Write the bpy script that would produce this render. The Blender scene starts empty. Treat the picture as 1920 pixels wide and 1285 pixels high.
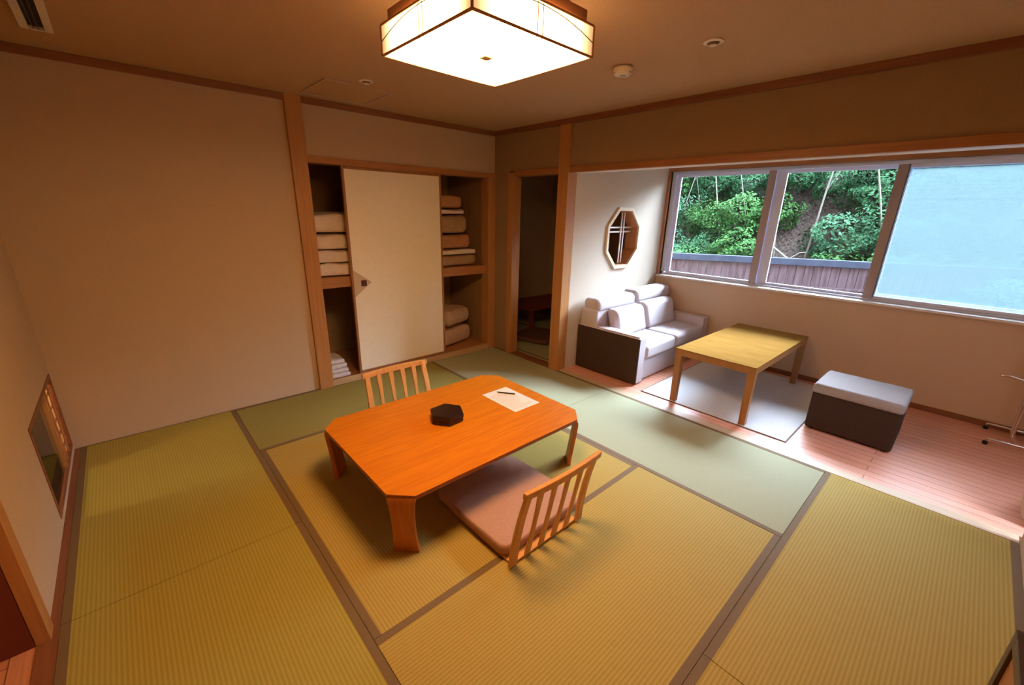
import bpy, bmesh, math, random
from mathutils import Vector, Matrix
random.seed(7)
S = bpy.context.scene
# ------------------------------------------------------------------ camera
CAM = Vector((-3.18898, -3.80660, 1.59950))
YAW, PITCH, ROLL, FPX = 0.82623, 0.31374, 0.02374, 785.33
fw = Vector((math.cos(PITCH)*math.cos(YAW), math.cos(PITCH)*math.sin(YAW), -math.sin(PITCH)))
rt = Vector((math.sin(YAW), -math.cos(YAW), 0)); up = rt.cross(fw)
c_, s_ = math.cos(ROLL), math.sin(ROLL)
rt2 = rt*c_ + up*s_; up2 = up*c_ - rt*s_
cd = bpy.data.cameras.new('camera'); cam = bpy.data.objects.new('camera', cd)
S.collection.objects.link(cam)
cam.matrix_world = Matrix(((rt2.x, up2.x, -fw.x, CAM.x), (rt2.y, up2.y, -fw.y, CAM.y), (rt2.z, up2.z, -fw.z, CAM.z), (0, 0, 0, 1)))
cd.sensor_fit = 'HORIZONTAL'; cd.sensor_width = 36; cd.lens = FPX/1920*36; cd.shift_y = 8.76/1920; cd.clip_start = 0.02
S.camera = cam
# ------------------------------------------------------------------ world, exposure
SKY, LAMP = 8.0, 43.0
w = bpy.data.worlds.new('sky'); S.world = w; w.use_nodes = True
bg = w.node_tree.nodes['Background']; bg.inputs[0].default_value = (0.70, 0.78, 1.0, 1); 
# overcast sky, brightest high above the wooded slope
wt = w.node_tree; tcw = wt.nodes.new('ShaderNodeTexCoord'); dp = wt.nodes.new('ShaderNodeVectorMath'); dp.operation = 'DOT_PRODUCT'
dp.inputs[1].default_value = Vector((.40, -.22, .89)).normalized(); wt.links.new(tcw.outputs['Generated'], dp.inputs[0])
mrw = wt.nodes.new('ShaderNodeMapRange'); mrw.interpolation_type = 'SMOOTHSTEP'; wt.links.new(dp.outputs['Value'], mrw.inputs['Value'])
mrw.inputs['From Min'].default_value = .50; mrw.inputs['From Max'].default_value = 1.0; mrw.inputs['To Min'].default_value = SKY; mrw.inputs['To Max'].default_value = SKY*20
wt.links.new(mrw.outputs[0], bg.inputs[1])
S.view_settings.view_transform = 'Standard'; S.view_settings.look = 'None'
S.view_settings.gamma = 1; S.view_settings.use_curve_mapping = False; S.view_settings.exposure = 0.0
S.cycles.use_denoising = True
S.cycles.max_bounces = 10; S.cycles.diffuse_bounces = 6; S.cycles.transparent_max_bounces = 12
S.cycles.sample_clamp_indirect = 8
# sky portal across the window (a sampling guide for the sky light, gives no light itself)
ld = bpy.data.lights.new('window_portal', 'AREA'); ld.shape = 'RECTANGLE'; ld.size = 3.2; ld.size_y = 1.3
ld.cycles.is_portal = True
lo = bpy.data.objects.new('window_portal', ld); S.collection.objects.link(lo)
lo.location = (1.97, -2.65, 1.47); lo.rotation_euler = (0, math.radians(90), 0)

# ------------------------------------------------------------------ helpers
def V(*a): return Vector(a)
class MB:
    def __init__(s): s.v = []; s.f = []
    def box(s, a, b, rot=0, piv=None):
        x0, y0, z0 = a; x1, y1, z1 = b
        P = [V(x, y, z) for z in (z0, z1) for (x, y) in ((x0, y0), (x1, y0), (x1, y1), (x0, y1))]
        if rot:
            piv = piv or ((x0+x1)/2, (y0+y1)/2); c, q = math.cos(rot), math.sin(rot)
            P = [V(piv[0]+(p.x-piv[0])*c-(p.y-piv[1])*q, piv[1]+(p.x-piv[0])*q+(p.y-piv[1])*c, p.z) for p in P]
        n = len(s.v); s.v += P
        s.f += [[n+i for i in f] for f in ((0, 3, 2, 1), (4, 5, 6, 7), (0, 1, 5, 4), (1, 2, 6, 5), (2, 3, 7, 6), (3, 0, 4, 7))]
        return s
    def hull8(s, P):           # eight points: four of the bottom, four of the top
        n = len(s.v); s.v += [V(*p) for p in P]
        s.f += [[n+i for i in f] for f in ((0, 3, 2, 1), (4, 5, 6, 7), (0, 1, 5, 4), (1, 2, 6, 5), (2, 3, 7, 6), (3, 0, 4, 7))]
        return s
    def loft(s, rings, cap=True, closed=False):
        n = len(s.v); k = len(rings[0])
        for r in rings: s.v += [V(*p) for p in r]
        m = len(rings)
        for i in range(m if closed else m-1):
            a, b = n+i*k, n+((i+1) % m)*k
            for j in range(k): s.f.append([a+j, a+(j+1) % k, b+(j+1) % k, b+j])
        if cap and not closed:
            s.f.append([n+j for j in range(k)][::-1]); s.f.append([n+(m-1)*k+j for j in range(k)])
        return s
    def prism(s, poly, z0, z1):
        return s.loft([[(x, y, z0) for x, y in poly], [(x, y, z1) for x, y in poly]])
    def cyl(s, p0, p1, r, r1=None, k=16):
        p0, p1 = V(*p0), V(*p1); d = (p1-p0).normalized()
        a = d.orthogonal().normalized(); b = d.cross(a); r1 = r if r1 is None else r1
        R = [[p+(a*math.cos(t)+b*math.sin(t))*q for t in [2*math.pi*i/k for i in range(k)]] for p, q in ((p0, r), (p1, r1))]
        return s.loft(R)
    def lathe(s, c, prof, k=32):
        return s.loft([[(c[0]+r*math.cos(2*math.pi*i/k), c[1]+r*math.sin(2*math.pi*i/k), c[2]+z) for i in range(k)] for r, z in prof])
    def tube(s, pts, r, k=10):
        pts = [V(*p) for p in pts]; R = []
        a = None
        for i, p in enumerate(pts):
            d = (pts[min(i+1, len(pts)-1)]-pts[max(i-1, 0)]).normalized()
            a = d.orthogonal().normalized() if a is None else (a-d*a.dot(d)).normalized()
            b = d.cross(a); rr = r[i] if isinstance(r, (list, tuple)) else r
            R.append([p+(a*math.cos(2*math.pi*j/k)+b*math.sin(2*math.pi*j/k))*rr for j in range(k)])
        return s.loft(R)
    def build(s, name, mat, parent=None, org=None, bevel=0, seg=2, smooth=False, sub=0):
        if org is None: org = parent.location if parent is not None and parent.get('_w') is None else V(0, 0, 0)
        if parent is not None:
            org = V(0, 0, 0); p = parent
            while p is not None: org = org + p.location; p = p.parent
        org = V(*org)
        me = bpy.data.meshes.new(name); me.from_pydata([tuple(v-org) for v in s.v], [], s.f)
        bm = bmesh.new(); bm.from_mesh(me); bmesh.ops.recalc_face_normals(bm, faces=bm.faces); bm.to_mesh(me); bm.free()
        me.materials.append(mat)
        o = bpy.data.objects.new(name, me); S.collection.objects.link(o)
        if parent is not None: o.parent = parent
        else: o.location = org
        if bevel:
            m = o.modifiers.new('bevel', 'BEVEL'); m.width = bevel; m.segments = seg; m.limit_method = 'ANGLE'; m.angle_limit = math.radians(35)
        if sub:
            m = o.modifiers.new('sub', 'SUBSURF'); m.levels = sub; m.render_levels = sub
        if smooth or sub or bevel:
            me.polygons.foreach_set('use_smooth', [True]*len(me.polygons))
            if not sub:
                try:
                    wn = o.modifiers.new('wn', 'WEIGHTED_NORMAL'); wn.keep_sharp = True
                except Exception: pass
        return o
def tag(o, label=None, cat=None, group=None, kind=None):
    if label: o['label'] = label
    if cat: o['category'] = cat
    if group: o['group'] = group
    if kind: o['kind'] = kind
    return o
def struct(o): o['kind'] = 'structure'; return o
def empty(name, loc, label, cat, group=None):
    o = bpy.data.objects.new(name, None); S.collection.objects.link(o); o.location = loc; o.empty_display_size = .05
    return tag(o, label, cat, group)
def sroot(name, loc=(0, 0, 0)):
    o = bpy.data.objects.new(name, None); S.collection.objects.link(o); o.location = loc; o['kind'] = 'structure'; return o
def copy_tree(o, parent=None):
    c = o.copy(); S.collection.objects.link(c)
    if parent is not None: c.parent = parent
    for ch in list(o.children): copy_tree(ch, c)
    return c

# ------------------------------------------------------------------ materials
def mat(name, col, rough=.6, spec=.4, metal=0):
    m = bpy.data.materials.new(name); m.use_nodes = True; b = m.node_tree.nodes['Principled BSDF']
    b.inputs['Base Color'].default_value = (*col, 1); b.inputs['Roughness'].default_value = rough
    b.inputs['Specular IOR Level'].default_value = spec; b.inputs['Metallic'].default_value = metal
    return m
def nd(m, t, **k):
    n = m.node_tree.nodes.new(t)
    for a, v in k.items(): setattr(n, a, v)
    return n
def lk(m, a, b): m.node_tree.links.new(a, b)
def noisy(name, c1, c2, scale=(20, 20, 20), rough=.6, bump=0, detail=4, dist=0, spec=.4, lo=.35, hi=.65, nscale=1, bdist=.002):
    m = mat(name, c1, rough, spec); b = m.node_tree.nodes['Principled BSDF']
    tc = nd(m, 'ShaderNodeTexCoord'); mp = nd(m, 'ShaderNodeMapping'); mp.inputs['Scale'].default_value = scale
    no = nd(m, 'ShaderNodeTexNoise'); no.inputs['Scale'].default_value = nscale; no.inputs['Detail'].default_value = detail; no.inputs['Distortion'].default_value = dist
    lk(m, tc.outputs['Object'], mp.inputs[0]); lk(m, mp.outputs[0], no.inputs['Vector'])
    r = nd(m, 'ShaderNodeValToRGB'); r.color_ramp.elements[0].position = lo; r.color_ramp.elements[1].position = hi
    r.color_ramp.elements[0].color = (*c1, 1); r.color_ramp.elements[1].color = (*c2, 1)
    lk(m, no.outputs['Fac'], r.inputs[0]); lk(m, r.outputs[0], b.inputs['Base Color'])
    if bump:
        bp = nd(m, 'ShaderNodeBump'); bp.inputs['Strength'].default_value = bump; bp.inputs['Distance'].default_value = bdist
        lk(m, no.outputs['Fac'], bp.inputs['Height']); lk(m, bp.outputs[0], b.inputs['Normal'])
    return m
def wood(name, c1, c2, axis=2, rough=.45, f=60, spec=.4):
    sc = [f, f, f]; sc[axis] = f*.04
    return noisy(name, c1, c2, tuple(sc), rough, .15, 5, .6, spec)
def tatami(name, axis, c1, c2):
    # ribs run along `axis`; the rush lies across them
    m = mat(name, c1, .7, .08); b = m.node_tree.nodes['Principled BSDF']
    tc = nd(m, 'ShaderNodeTexCoord'); sp = nd(m, 'ShaderNodeSeparateXYZ'); lk(m, tc.outputs['Object'], sp.inputs[0])
    mu = nd(m, 'ShaderNodeMath', operation='MULTIPLY'); mu.inputs[1].default_value = 2*math.pi/.0150
    lk(m, sp.outputs[1 if axis == 0 else 0], mu.inputs[0])
    si = nd(m, 'ShaderNodeMath', operation='SINE'); lk(m, mu.outputs[0], si.inputs[0])
    ma = nd(m, 'ShaderNodeMapRange'); ma.inputs['From Min'].default_value = -1; ma.inputs['From Max'].default_value = 1
    lk(m, si.outputs[0], ma.inputs['Value'])
    mp = nd(m, 'ShaderNodeMapping'); mp.inputs['Scale'].default_value = (500, 14, 1) if axis == 0 else (14, 500, 1)
    no = nd(m, 'ShaderNodeTexNoise'); no.inputs['Scale'].default_value = 1; no.inputs['Detail'].default_value = 2
    lk(m, tc.outputs['Object'], mp.inputs[0]); lk(m, mp.outputs[0], no.inputs['Vector'])
    ad = nd(m, 'ShaderNodeMath', operation='MULTIPLY_ADD'); ad.inputs[1].default_value = .55
    lk(m, ma.outputs[0], ad.inputs[0]); 
    mh = nd(m, 'ShaderNodeMath', operation='MULTIPLY'); mh.inputs[1].default_value = .5; lk(m, no.outputs['Fac'], mh.inputs[0]); lk(m, mh.outputs[0], ad.inputs[2])
    r = nd(m, 'ShaderNodeValToRGB'); r.color_ramp.elements[0].color = (*c2, 1); r.color_ramp.elements[1].color = (*c1, 1)
    r.color_ramp.elements[0].position = .12; r.color_ramp.elements[1].position = .8
    lk(m, ad.outputs[0], r.inputs[0]); lk(m, r.outputs[0], b.inputs['Base Color'])
    bp = nd(m, 'ShaderNodeBump'); bp.inputs['Strength'].default_value = .35; bp.inputs['Distance'].default_value = .0012
    lk(m, ad.outputs[0], bp.inputs['Height']); lk(m, bp.outputs[0], b.inputs['Normal'])
    return m
def planks(name, c1, c2, width, axis, rough=.3):
    # boards run along `axis` (0 or 1)
    m = mat(name, c1, rough, .5); b = m.node_tree.nodes['Principled BSDF']
    tc = nd(m, 'ShaderNodeTexCoord'); mp = nd(m, 'ShaderNodeMapping')
    if axis == 1: mp.inputs['Rotation'].default_value = (0, 0, math.pi/2)
    lk(m, tc.outputs['Object'], mp.inputs[0])
    br = nd(m, 'ShaderNodeTexBrick'); br.offset = .37; br.squash = 1
    br.inputs['Scale'].default_value = 1; br.inputs['Brick Width'].default_value = 1.82; br.inputs['Row Height'].default_value = width
    br.inputs['Mortar Size'].default_value = .0022; br.inputs['Mortar Smooth'].default_value = .2; br.inputs['Bias'].default_value = 0
    br.inputs['Color1'].default_value = (*c1, 1); br.inputs['Color2'].default_value = (*c2, 1); br.inputs['Mortar'].default_value = (c1[0]*.35, c1[1]*.3, c1[2]*.3, 1)
    lk(m, mp.outputs[0], br.inputs['Vector'])
    mp2 = nd(m, 'ShaderNodeMapping'); mp2.inputs['Scale'].default_value = (3, 90, 1) if axis == 0 else (90, 3, 1)
    no = nd(m, 'ShaderNodeTexNoise'); no.inputs['Scale'].default_value = 1; lk(m, tc.outputs['Object'], mp2.inputs[0]); lk(m, mp2.outputs[0], no.inputs['Vector'])
    mx = nd(m, 'ShaderNodeMix', data_type='RGBA', blend_type='MULTIPLY'); mx.inputs['Factor'].default_value = .45
    rr = nd(m, 'ShaderNodeValToRGB'); rr.color_ramp.elements[0].color = (.6, .55, .5, 1); rr.color_ramp.elements[1].color = (1.15, 1.1, 1.1, 1); rr.color_ramp.elements[0].position = .3; rr.color_ramp.elements[1].position = .7
    lk(m, no.outputs['Fac'], rr.inputs[0]); lk(m, br.outputs['Color'], mx.inputs['A']); lk(m, rr.outputs[0], mx.inputs['B'])
    lk(m, mx.outputs['Result'], b.inputs['Base Color'])
    return m

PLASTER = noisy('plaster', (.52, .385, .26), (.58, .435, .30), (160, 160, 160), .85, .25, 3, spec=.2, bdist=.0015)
PLASTER_SHADE = noisy('plaster_shaded', (.30, .195, .11), (.34, .225, .13), (160, 160, 160), .85, .25, 3, spec=.2, bdist=.0015)  # darker copy of the plaster, the right wall's dimness painted into the colour
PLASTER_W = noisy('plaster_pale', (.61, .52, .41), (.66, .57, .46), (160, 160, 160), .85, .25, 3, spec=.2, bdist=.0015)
CEIL = noisy('ceiling_paper', (.46, .30, .165), (.51, .34, .19), (120, 120, 120), .85, .2, 3, spec=.2)
TRIM = wood('trim_wood', (.42, .19, .065), (.50, .24, .085), 2)
TRIMX = wood('trim_wood_x', (.38, .16, .055), (.46, .21, .075), 0)
TRIMY = wood('trim_wood_y', (.30, .12, .04), (.37, .155, .055), 1)
TRIMD = wood('trim_dark_y', (.20, .07, .03), (.26, .095, .04), 1)
TRIMDX = wood('trim_dark_x', (.24, .09, .035), (.30, .12, .045), 0)
SILLW = wood('threshold_wood', (.50, .38, .24), (.58, .45, .30), 1)
TAT_Y = tatami('tatami_ribs_y', 1, (.46, .345, .098), (.345, .245, .056))
TAT_X = tatami('tatami_ribs_x', 0, (.46, .345, .098), (.345, .245, .056))
TAT_DAY_Y = tatami('tatami_daylit_y', 1, (.40, .41, .27), (.31, .32, .19))  # grey-green stands for daylight sheen on the rush, painted in
TAT_SHEEN_X = tatami('tatami_sheen_x', 0, (.32, .28, .085), (.24, .205, .052))  # darker green is the sheen across the ribs, put into the colour
TAT_LY = tatami('tatami_left_y', 1, (.405, .345, .083), (.32, .255, .05))
HERI = noisy('mat_border_cloth', (.155, .10, .045), (.20, .13, .06), (400, 400, 1), .8, .1)
FLOORB = planks('red_floor_boards', (.78, .39, .26), (.85, .45, .32), .076, 1, .34)
FLOORC = planks('corridor_boards', (.50, .19, .08), (.62, .27, .13), .09, 1, .35)
FUSUMA = noisy('door_paper', (.90, .82, .68), (.92, .85, .71), (30, 30, 30), .8, .05, spec=.2)
ORANGE = noisy('table_veneer', (.54, .155, .004), (.63, .20, .006), (3, 34, 10), .42, .03, 5, 1.1, .35, .38, .62)
TBLEDGE = wood('table_edge', (.30, .085, .02), (.36, .11, .03), 0)
TBLLEG = noisy('table_leg_veneer', (.44, .13, .02), (.54, .175, .03), (60, 60, 4), .4, .03)
CHWOOD = noisy('chair_wood', (.62, .30, .09), (.70, .36, .12), (60, 60, 4), .38, .03)
CUSH = noisy('cushion_cloth', (.40, .22, .15), (.47, .27, .19), (200, 200, 200), .9, .15, spec=.15)
CUSHD = noisy('cushion_dark', (.12, .05, .04), (.15, .07, .05), (200, 200, 200), .9, .1)
SOFA = noisy('sofa_fabric', (.54, .48, .50), (.64, .58, .61), (260, 260, 260), .9, .3, 3, spec=.15)
SOFA_SHADE = noisy('sofa_side_shaded', (.055, .032, .022), (.075, .045, .032), (260, 260, 260), .9, .3, 3, spec=.15)  # sofa fabric darkened, shade on its outer side painted in
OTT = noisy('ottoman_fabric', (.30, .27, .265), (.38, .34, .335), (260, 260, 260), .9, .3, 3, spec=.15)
OTT_SHADE = noisy('ottoman_side_shaded', (.045, .025, .018), (.062, .036, .027), (260, 260, 260), .9, .3, 3, spec=.15)  # ottoman fabric darkened, shade of the sides put into the colour
OAK = noisy('oak_top', (.25, .130, .030), (.30, .165, .042), (40, 3, 10), .5, .02, 5, .8, .0)
OAKL = noisy('oak_leg', (.34, .155, .05), (.40, .19, .065), (50, 50, 4), .35, .02)
RUG = noisy('rug_weave', (.55, .56, .57), (.78, .79, .80), (230, 230, 230), .95, .5, 2, spec=.1)
RUGE = mat('rug_binding', (.20, .15, .13), .9)
BLACK = mat('black_lacquer', (.018, .006, .005), .28, .5)
BLACKM = mat('black_matte', (.012, .012, .014), .6)
DARKW = noisy('dark_frame_wood', (.045, .025, .015), (.06, .035, .02), (60, 60, 4), .4)
BROWNP = noisy('brown_panel', (.30, .12, .04), (.36, .15, .05), (60, 4, 60), .4)
WHITEP = mat('white_plastic', (.75, .66, .55), .4)
ALU = mat('aluminium_frame', (.72, .78, .95), .45, .5)
ALUD = mat('bronze_frame', (.36, .27, .24), .45, .5)
RUBBER = mat('rubber_seal', (.03, .03, .035), .6)
CHROME = mat('chrome', (.80, .78, .76), .18, .5, 1)
PAPER = mat('paper', (.80, .70, .60), .8)
PRINT = mat('faint_print', (.52, .44, .38), .8)
DUVET = noisy('white_bedding', (.74, .62, .52), (.80, .69, .60), (14, 14, 14), .9, .3, spec=.1, bdist=.01)
FUTB = noisy('olive_bedding', (.36, .24, .12), (.44, .30, .16), (14, 14, 14), .9, .3, spec=.1, bdist=.01)
FUTO = noisy('orange_brown_bedding', (.42, .20, .10), (.50, .26, .13), (14, 14, 14), .9, .3, spec=.1, bdist=.01)
FUTM = noisy('beige_mattress', (.56, .40, .28), (.62, .45, .33), (14, 14, 14), .9, .2, spec=.1, bdist=.01)
YUK = noisy('folded_cotton', (.78, .72, .70), (.60, .56, .60), (60, 60, 150), .9, .3, spec=.1)
KITE = mat('handle_patch', (.60, .47, .33), .7)

# ------------------------------------------------------------------ shell
H = 2.40; XL = -3.685; YN = -4.31; XA = 1.80; YA = -1.08; LIN = 1.935
def st(name, boxes, m, bevel=0, **k):
    b = MB()
    for a in boxes: b.box(*a)
    return struct(b.build(name, m, bevel=bevel, **k))
st('floor', [((-5.3, -5.2, -.20), (2.2, 1.6, -.062))], mat('subfloor', (.2, .12, .07), .9))
st('ceiling', [((XL-.02, YN-.02, H), (.0, .02, H+.1))], CEIL)
# left part of the back wall, the wall above the closet
st('wall_back', [((XL-.1, 0, -.06), (-2.02, .10, H)), ((-2.02, .0, 1.985), (.0, .10, H))], PLASTER)
# closet interior
st('wall_closet', [((-2.12, .86, -.06), (.04, .92, 2.05)), ((-2.06, .10, -.06), (-1.985, .86, 2.05)), ((-.045, .10, -.06), (.03, .86, 2.05)), ((-1.985, .10, 1.99), (-.045, .86, 2.05))],
   noisy('closet_board', (.34, .20, .09), (.38, .23, .10), (20, 20, 4), .8))
st('floor_closet', [((-1.985, -.005, -.06), (-.045, .86, .045))], TRIMX)
# left wall: lattice window near the corner and the doorway nearer the camera
LY0, LY1, LZ0, LZ1 = -.965, -.03, .045, .56
st('wall_left', [((XL-.12, LY1, -.06), (XL, .0, H)), ((XL-.12, LY0, LZ1), (XL, LY1, H)), ((XL-.12, LY0, -.06), (XL, LY1, LZ0)),
                 ((XL-.12, -1.70, -.06), (XL, LY0, H)), ((XL-.12, YN, 1.98), (XL, -1.70, H))], PLASTER)
st('wall_near', [((XL-1.3, YN-.12, -.06), (.02, YN, H))], PLASTER)
# right side of the room: plaster by the corner, above the doorway, above the alcove
st('wall_right', [((0, -.255, -.06), (.10, .0, H)), ((0, -.98, 2.0), (.10, -.255, H)), ((0, YN, 2.0), (.16, -1.07, H))], PLASTER_SHADE)
# alcove with the window
OCX, OCZ = .955, 1.340
oct_r = .285
ang = [math.radians(22.5+45*i) for i in range(8)]
def octp(r): return [(OCX+r/math.cos(math.radians(22.5))*math.cos(a)*.99, OCZ+r/math.cos(math.radians(22.5))*math.sin(a)*1.03) for a in ang]
def wall_with_hole(x0, x1, z0, z1, y0, y1, hole):
    b = MB(); n = len(hole)
    # outer corners matched to the eight hole corners
    outer = [(x1, (OCZ+z1)/2), ((OCX+x1)/2, z1), ((OCX+x0)/2, z1), (x0, (OCZ+z1)/2), (x0, (OCZ+z0)/2), ((OCX+x0)/2, z0), ((OCX+x1)/2, z0), (x1, (OCZ+z0)/2)]
    corner = {0: (x1, z1), 2: (x0, z1), 4: (x0, z0), 6: (x1, z0)}
    for y in (y0, y1):
        k = len(b.v); b.v += [V(p[0], y, p[1]) for p in hole]+[V(p[0], y, p[1]) for p in outer]+[V(*(corner[i][0], y, corner[i][1])) for i in (0, 2, 4, 6)]
        ci = {0: 16, 2: 17, 4: 18, 6: 19}
        for i in range(8):
            j = (i+1) % 8
            if i in ci: b.f.append([k+i, k+8+i, k+ci[i], k+8+j, k+j])
            else: b.f.append([k+i, k+8+i, k+8+j, k+j])
    for i in range(8):
        j = (i+1) % 8; b.f.append([i, j, 20+j, 20+i])
    return b
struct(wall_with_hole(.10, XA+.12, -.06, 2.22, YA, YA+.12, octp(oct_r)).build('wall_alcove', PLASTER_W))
WY0, WY1, WZ0, WZ1 = -4.26, -1.115, .885, 2.085
st('wall_window', [((XA, -5.0, -.06), (XA+.14, YA, WZ0)), ((XA, -5.0, WZ1), (XA+.14, YA, 2.5)), ((XA, WY1, WZ0), (XA+.14, YA, WZ1)), ((XA, -5.0, WZ0), (XA+.14, WY0, WZ1))], noisy('plaster_window_lit', (.62, .46, .31), (.67, .50, .345), (160, 160, 160), .85, .25, 3, spec=.2, bdist=.0015))  # lighter copy of the room plaster, extra light painted into its colour
st('wall_alcove_near', [((.10, -4.86, -.06), (XA, -4.75, 2.22)), ((.0, -4.75, -.06), (.04, YN-.12, 2.22)), ((.0, YN-.12, 2.0), (.10, YN, 2.22))], PLASTER)
st('ceiling_alcove', [((.16, -4.75, 2.20), (XA, YA, 2.28))], CEIL)
st('floor_alcove', [((.085, -4.75, -.06), (XA, YA, 0))], FLOORB)
st('floor_corridor', [((XL-1.35, YN, -.06), (XL-.0, .0, 0))], FLOORC)
st('wall_corridor', [((XL-1.40, YN, -.06), (XL-1.30, .9, 2.3)), ((XL-1.30, .0, -.06), (XL-.12, .1, 2.3))], PLASTER)
st('ceiling_corridor', [((XL-1.30, YN, 2.25), (XL-.12, .0, 2.3))], CEIL)
# dim room beyond the doorway
st('wall_side_room', [((.10, 1.05, -.06), (2.2, 1.13, 2.2)), ((2.09, YA+.12, -.06), (2.2, 1.05, 2.26)),((1.79, YA+.12, -.06), (2.09, YA+.16, 2.2)), ((.10, YA+.12, 2.2), (.12, 1.05, 2.5)), ((.03, .0, -.06), (.10, 1.05, 2.2))], PLASTER)
st('ceiling_side_room', [((.10, YA+.12, 2.2), (2.2, 1.13, 2.26))], CEIL)
# trims
st('trim_1', [((-2.082, -.032, -.002), (-1.962, .10, H))], TRIM, .003)                              # post left of the closet
st('trim_2', [((-1.962, -.02, LIN), (-.0, .10, 1.985))], TRIMX, .003)                             # head of the closet
st('trim_3', [((-1.962, -.022, -.002), (-.10, -.001, .058))], wood('sill_wood', (.46, .30, .16), (.52, .35, .20), 0), .003)
st('trim_4', [((-.105, -.022, -.002), (-.0, .10, LIN))], TRIM, .003)                                # post at the corner
st('trim_5', [((XL, -.03, H-.045), (-.0, -.0, H))], TRIMDX, .003)                               # cornices
st('trim_6', [((-.03, YN, H-.045), (-.0, -.03, H))], TRIMD, .003)
st('trim_7', [((-.018, -.325, -.002), (.10, -.245, 1.985)), ], TRIM, .003)                         # doorway frame
st('trim_8', [((-.018, -.955, 1.945), (.10, -.325, 2.0))], TRIMY, .003)
st('trim_9', [((-.018, -.955, -.05), (.10, -.325, .004))], TRIMD, .002)
st('trim_10', [((-.025, -1.080, -.002), (.105, -.955, H))], TRIM, .003)                            # post between doorway and alcove
st('trim_11', [((-.016, YN, 1.95), (.030, -1.080, 2.0))], TRIMY, .002)
st('trim_22', [((.031, YN, 1.953), (.16, -1.080, 1.9995))], mat('daylit_soffit', (.80, .72, .64), .5))                              # head of the alcove, daylight on its underside painted in as a pale tone
st('trim_12', [((.0, YN, -.05), (.085, -1.080, .002))], SILLW, .002)                              # threshold strip
st('trim_13', [((XA-.013, -4.75, 0), (XA, YA, .05))], TRIMD, .002)
st('trim_14', [((XL, -1.70, -.06), (-3.655, 0, .002))], TRIMD)
st('trim_15', [((XL-.03, -1.775, -.0), (XL+.012, -1.70, 1.98)), ], TRIM, .003)                    # doorway post on the left
st('trim_16', [((XL-.12, YN, 1.94), (XL+.012, -1.775, 1.99))], TRIMY, .003)
st('trim_17', [((XL, -.0, -.06), (-2.082, .02, .002))], TRIMDX)
st('trim_18', [((XL-.03, YN, -.06), (-3.655, -1.70, .002))], TRIMD)
st('trim_20', [((-3.665, -.012, H-.045), (XL+.0, -.0, H)), ((XL, YN, H-.045), (XL+.03, -.03, H))], TRIMD)
# jamb and leaf of the doorway, dark red with the shade painted in
st('trim_21', [((XL-.12, -1.775, 0), (XL-.031, -1.70, 1.98))], mat('shaded_red_jamb', (.16, .03, .015), .5))
d2 = sroot('door_2', (XL-.12, -1.70, 0))
MB().box((XL-.26, -1.745, .0), (XL-.122, -1.70, 1.93)).build('door_leaf', mat('shaded_red_leaf', (.20, .04, .02), .5), d2, bevel=.003)
MB().box((XL-.24, -1.752, .95), (XL-.215, -1.746, 1.05)).build('finger_pull', BLACKM, d2)

# octagonal opening: frame and double bars
w3 = sroot('window_3', (OCX, YA, OCZ))
of, oi = octp(.318), octp(.283)
MB().loft([[(p[0], y, p[1]) for p in ring] for ring, y in ((of, YA-.0), (of, YA-.022), (oi, YA-.022), (oi, YA+.0))], closed=True).build('window_frame', wood('octagon_frame', (.72, .58, .38), (.78, .64, .44), 0), w3, bevel=.002)
oo, oj = octp(.2845), octp(.279)
MB().loft([[(p[0], y, p[1]) for p in ring] for ring, y in ((oo, YA+.002), (oo, YA+.14), (oj, YA+.14), (oj, YA+.002))], closed=True).build('reveal', wood('reveal_wood', (.40, .17, .07), (.46, .20, .08), 1), w3)
WB = mat('bar_paint', (.70, .64, .62), .5)
for x in (OCX+.045, OCX+.095): MB().box((x-.006, YA+.058, OCZ-.275), (x+.006, YA+.07, OCZ+.275)).build('vertical_bar', WB, w3)
for z in (OCZ+.115, OCZ+.068): MB().box((OCX-.276, YA+.070, z-.008), (OCX+.270, YA+.082, z+.008)).build('horizontal_bar', WB, w3)

# low lattice window in the left wall
w2 = sroot('window_2', (XL, (LY0+LY1)/2, LZ0))
fb = MB()
fb.box((XL-.10, LY0, LZ0), (XL+.004, LY0+.028, LZ1)); fb.box((XL-.10, LY1-.020, LZ0), (XL+.004, LY1, LZ1))
fb.box((XL-.10, LY0+.028, LZ0), (XL+.004, LY1-.020, LZ0+.025)); fb.box((XL-.10, LY0+.028, LZ1-.025), (XL+.004, LY1-.020, LZ1))
fb.build('window_frame', TRIMD, w2, bevel=.002)
LYM = -.40
lt = MB()
lt.box((XL-.012, LYM-.012, LZ0+.025), (XL+.004, LYM+.012, LZ1-.025))
for y in (-.29, -.175): lt.box((XL-.008, y-.009, LZ0+.025), (XL-.001, y+.009, LZ1-.025))
for i in range(1, 6):
    z = LZ0+(LZ1-LZ0)*i/6; lt.box((XL-.012, LYM+.012, z-.007), (XL-.008, LY1-.028, z+.007))
lt.build('lattice', OAKL, w2)
shp = bpy.data.materials.new('lattice_paper'); shp.use_nodes = True; nt = shp.node_tree; nt.nodes.clear()
a1 = nt.nodes.new('ShaderNodeBsdfTranslucent'); a2 = nt.nodes.new('ShaderNodeBsdfTransparent'); a3 = nt.nodes.new('ShaderNodeMixShader'); a4 = nt.nodes.new('ShaderNodeOutputMaterial'); a3.inputs[0].default_value = .75
a1.inputs[0].default_value = (.85, .72, .58, 1); nt.links.new(a2.outputs[0], a3.inputs[1]); nt.links.new(a1.outputs[0], a3.inputs[2]); nt.links.new(a3.outputs[0], a4.inputs[0])
MB().box((XL-.016, LYM+.013, LZ0+.026), (XL-.0145, LY1-.029, LZ1-.026)).build('paper', shp, w2)

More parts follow.
